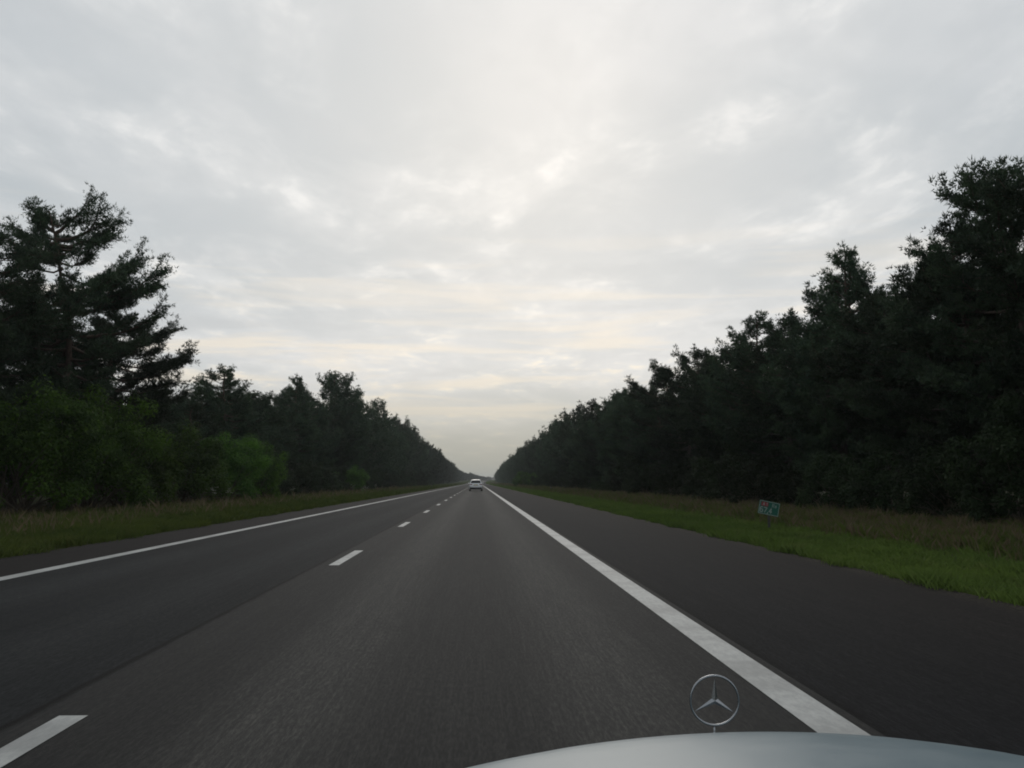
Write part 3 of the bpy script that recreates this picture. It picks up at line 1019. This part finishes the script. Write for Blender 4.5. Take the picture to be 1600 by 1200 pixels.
def white_car(loc):
    c = thing("car", "white estate car with dark rear window driving ahead in the nearside lane", "car", loc)
    b2 = bmesh.new()
    S = [(0.0, 0.74, 0.34, 0.72, 0.72, 0.5), (0.05, 0.82, 0.28, 0.88, 0.88, 0.5), (0.16, 0.865, 0.24, 0.97, 1.00, 0.70), (0.40, 0.885, 0.22, 0.99, 1.44, 0.585),
         (0.75, 0.89, 0.22, 0.99, 1.515, 0.60), (1.6, 0.895, 0.22, 0.97, 1.54, 0.615), (2.3, 0.895, 0.22, 0.95, 1.50, 0.60), (2.75, 0.89, 0.22, 0.94, 1.30, 0.62), (3.15, 0.885, 0.22, 0.93, 0.96, 0.7),
         (3.9, 0.86, 0.24, 0.84, 0.84, 0.5), (4.25, 0.78, 0.28, 0.72, 0.72, 0.5), (4.40, 0.62, 0.34, 0.60, 0.60, 0.5)]
    bm_loft(b2, [car_section(*s) for s in S])
    body = link("body", bm_mesh("body", b2, True), M_WHITE, c)
    # rear window lies on the tailgate
    def quad(name, pts, material, th=0.012):
        b3 = bmesh.new()
        n = Vector(pts[1]) - Vector(pts[0])
        nn = n.cross(Vector(pts[2]) - Vector(pts[0])).normalized()
        f = [b3.verts.new(Vector(p) + nn * th) for p in pts]
        k = [b3.verts.new(Vector(p) - nn * th) for p in pts]
        b3.faces.new(f)
        b3.faces.new(k[::-1])
        m = len(pts)
        for i in range(m):
            b3.faces.new((f[i], k[i], k[(i + 1) % m], f[(i + 1) % m]))
        return link(name, bm_mesh(name, b3), material, c)
    quad("rear_window", [(-0.62, 0.185, 1.06), (0.62, 0.185, 1.06), (0.655, 0.215, 1.12), (0.56, 0.352, 1.355), (0.50, 0.368, 1.385), (-0.50, 0.368, 1.385), (-0.56, 0.352, 1.355), (-0.655, 0.215, 1.12)], M_GLASS, 0.02)
    for s in (-1, 1):
        quad("side_window", [(s * 0.852, 0.55, 1.02), (s * 0.858, 1.55, 1.01), (s * 0.64, 1.55, 1.43), (s * 0.64, 0.72, 1.42)], M_GLASS, 0.02)
        quad("side_window", [(s * 0.858, 1.62, 1.01), (s * 0.855, 2.75, 0.99), (s * 0.64, 2.20, 1.41), (s * 0.64, 1.62, 1.43)], M_GLASS, 0.02)
        b3 = bmesh.new()
        bm_box(b3, (min(s * 0.46, s * 0.84), 0.025, 0.845), (max(s * 0.46, s * 0.84), 0.2, 0.955), 0.02)
        link("tail_lamp", bm_mesh("tail_lamp", b3), M_TAIL, c)
        b3 = bmesh.new()
        bm_box(b3, (min(s * 0.57, s * 0.61), 0.7, 1.50), (max(s * 0.57, s * 0.61), 2.2, 1.565), 0.01)
        link("roof_rail", bm_mesh("roof_rail", b3), M_RIM, c)
        b3 = bmesh.new()
        bm_box(b3, (min(s * 0.86, s * 1.02), 2.55, 0.98), (max(s * 0.86, s * 1.02), 2.68, 1.12), 0.03)
        link("wing_mirror", bm_mesh("wing_mirror", b3), M_WHITE, c)
        for y in (0.85, 3.45):
            wheel(c, s * 0.79, y, 0.325, 0.21, 0)
    b3 = bmesh.new()
    bm_box(b3, (-0.79, -0.02, 0.27), (0.79, 0.12, 0.50), 0.03)
    link("rear_bumper", bm_mesh("rear_bumper", b3), M_BLACK, c)
    b3 = bmesh.new()
    bm_box(b3, (-0.30, -0.012, 0.775), (0.30, 0.03, 0.875), 0.012)
    link("plate_recess", bm_mesh("plate_recess", b3), M_BLACK, c)
    b3 = bmesh.new()
    bm_box(b3, (-0.24, -0.020, 0.785), (0.24, -0.0125, 0.86))
    link("number_plate", bm_mesh("number_plate", b3), M_PLATE, c)
    b3 = bmesh.new()
    bm_box(b3, (-0.60, 0.33, 1.445), (0.60, 0.50, 1.475), 0.01)
    link("spoiler", bm_mesh("spoiler", b3), M_WHITE, c)
    return c


white_car((-0.26, 126.5, 0.0))

# ------------------------------------------------------------------ the photographer's own car: its nose
def bonnet_fn(t, b):
    tc = t.add("ShaderNodeTexCoord")
    o = tc.outputs['Object']
    dust = t.noise(o, 5, 5, 0.65)
    speck = t.noise(o, 95, 2, 0.5)
    c = t.mix(t.step(dust, 0.3, 0.7), (0.128, 0.178, 0.205), (0.155, 0.200, 0.222))
    c = t.mix(t.step(speck, 0.74, 0.80, 0, 0.6), c, (0.06, 0.06, 0.06))
    t.put(b.inputs['Base Color'], c)
    t.put(b.inputs['Roughness'], t.step(dust, 0.3, 0.7, 0.31, 0.38))
    b.inputs['Specular IOR Level'].default_value = 0.30


M_BONNET = mat("pale_car_paint", bonnet_fn)
M_LAMPG = plain("lamp_glass", (0.50, 0.52, 0.52), 0.1)
XC = 0.39
own = thing("car", "pale bonnet of the car in the foreground with a chrome star upright on its nose", "car", (XC, 0, 0))
ROLL = 0.018


def bz(r, y):
    """height of the bonnet at offset r from its middle"""
    front = max(0.0, y - 1.46)
    z = 0.838 + (1.5 - y) * 0.105 - front ** 2 * 2.6
    a = abs(r) / (0.86 + 0.16 * max(0, 1.5 - y))
    return z - 0.19 * (a * 0.86) ** 2 - 1.3 * max(0, a * 0.86 - 0.40) ** 2 + ROLL * r + 0.0018 * min(1, max(0, (1.56 - y) / 0.2)) / (1 + math.exp((abs(r) - 0.27) / 0.008))


def half(y):
    return 0.50 + 0.10 * max(0, 1.45 - y)


def bonnet_y(r, y):
    return y - 0.20 * r * r * (1 if y > 1.0 else 0.4)


bm = bmesh.new()
ysb = list(np.linspace(0.35, 1.40, 14)) + [1.45, 1.49, 1.52, 1.55, 1.58, 1.605, 1.625, 1.64]
secs = []
for y in ysb:
    hw = half(y)
    ring = []
    for q in np.linspace(-1, 1, 121):
        r = q * hw
        ring.append((r, bonnet_y(r, y), bz(r, y)))
    secs.append(ring)
bm_loft(bm, secs, ring=False)
bn = link("bonnet", bm_mesh("bonnet", bm, True), M_BONNET, own)
sol = bn.modifiers.new("thickness", 'SOLIDIFY')
sol.thickness = 0.012
sol.offset = -1

# wings, nose panel, grille, lamps, bumper and wheels below the bonnet edge
for s in (-1, 1):
    bm = bmesh.new()
    secs = []
    for y in (0.30, 0.6, 0.9, 1.15, 1.35, 1.48, 1.55):
        hw = half(y)
        z0 = bz(s * hw, y) - 0.03
        yy = bonnet_y(hw, y)
        secs.append([(s * (hw + 0.006), yy, z0), (s * (hw + 0.10), yy, z0 - 0.012), (s * (hw + 0.20), yy - 0.01, z0 - 0.06), (s * (hw + 0.24), yy - 0.02, z0 - 0.20),
                     (s * (hw + 0.24), yy - 0.03, 0.42 if y > 1.3 or y < 0.5 else 0.60), (s * (hw + 0.02), yy - 0.03, 0.42 if y > 1.3 or y < 0.5 else 0.60)])
    bm_loft(bm, secs)
    link("front_wing", bm_mesh("front_wing", bm, False), M_BONNET, own)
    bm = bmesh.new()
    bm_box(bm, (min(s * 0.36, s * 0.66), 1.46, 0.54), (max(s * 0.36, s * 0.66), 1.60, 0.68), 0.03)
    link("headlamp", bm_mesh("headlamp", bm), M_LAMPG, own)
    wheel(own, s * 0.66, 0.93, 0.30, 0.19, 0)
bm = bmesh.new()
bm_box(bm, (-0.345, 1.50, 0.52), (0.345, 1.615, 0.72), 0.015)
gr = link("grille", bm_mesh("grille", bm), M_CHROME, own)
for k in range(7):
    bm = bmesh.new()
    bm_box(bm, (-0.31, 1.612, 0.545 + k * 0.024), (0.31, 1.622, 0.557 + k * 0.024))
    link("slat", bm_mesh("slat", bm), M_BLACK, gr)
bm = bmesh.new()
bm_box(bm, (-0.78, 1.44, 0.34), (0.78, 1.70, 0.50), 0.04)
link("front_bumper", bm_mesh("front_bumper", bm), M_BLACK, own)

# upright chrome star in a ring
orn = bpy.data.objects.new("hood_ornament", None)
COL.objects.link(orn)
orn.parent = own
orn.location = (0.003, 1.60, 0.8605)
orn.rotation_euler = (0, R(1.6), R(-3))
RR, rr = 0.0398, 0.0019
bm = bmesh.new()
N, m = 64, 10
rings = []
for i in range(N):
    a = 2 * math.pi * i / N
    rings.append([bm.verts.new(((RR + rr * math.cos(b)) * math.cos(a), 1.5 * rr * math.sin(b), (RR + rr * math.cos(b)) * math.sin(a))) for b in [2 * math.pi * j / m for j in range(m)]])
for i in range(N):
    A, B = rings[i], rings[(i + 1) % N]
    for j in range(m):
        bm.faces.new((A[j], A[(j + 1) % m], B[(j + 1) % m], B[j]))
link("ring", bm_mesh("ring", bm, True), M_CHROME, orn)
bm = bmesh.new()
outl = []
for i in range(6):
    a = math.pi / 2 + i * math.pi / 3
    r = RR - 0.0012 if i % 2 == 0 else 0.0056
    outl.append((r * math.cos(a), r * math.sin(a)))
fr = bm.verts.new((0, -0.0042, 0))
bk = bm.verts.new((0, 0.0042, 0))
rim = [bm.verts.new((x, 0, z)) for x, z in outl]
for i in range(6):
    bm.faces.new((fr, rim[i], rim[(i + 1) % 6]))
    bm.faces.new((bk, rim[(i + 1) % 6], rim[i]))
link("star", bm_mesh("star", bm), M_CHROME, orn)
bm = bmesh.new()
bm_lathe(bm, [(0.0016, -RR - 0.0005), (0.0016, -RR - 0.010), (0.0022, -RR - 0.0125), (0.008, -RR - 0.0145), (0.0085, -RR - 0.03)], 'Z', 16)
link("stem", bm_mesh("stem", bm, True), M_CHROME, orn)

# ------------------------------------------------------------------ thin evening haze
bm = bmesh.new()
bm_box(bm, (-2500, -800, -1.5), (2500, 3300, 24))
hz = bpy.data.materials.new("haze")
hz.use_nodes = True
t = NT(hz.node_tree)
t.n.clear()
o_ = t.add("ShaderNodeOutputMaterial")
v_ = t.add("ShaderNodeVolumePrincipled")
v_.inputs['Color'].default_value = (0.88, 0.91, 0.93, 1)
v_.inputs['Density'].default_value = 0.00022
v_.inputs['Anisotropy'].default_value = 0.2
t.l.new(v_.outputs[0], o_.inputs['Volume'])
haze = link("haze", bm_mesh("haze", bm), hz)
haze['kind'] = 'stuff'
haze['label'] = "thin evening haze over the road and woods"
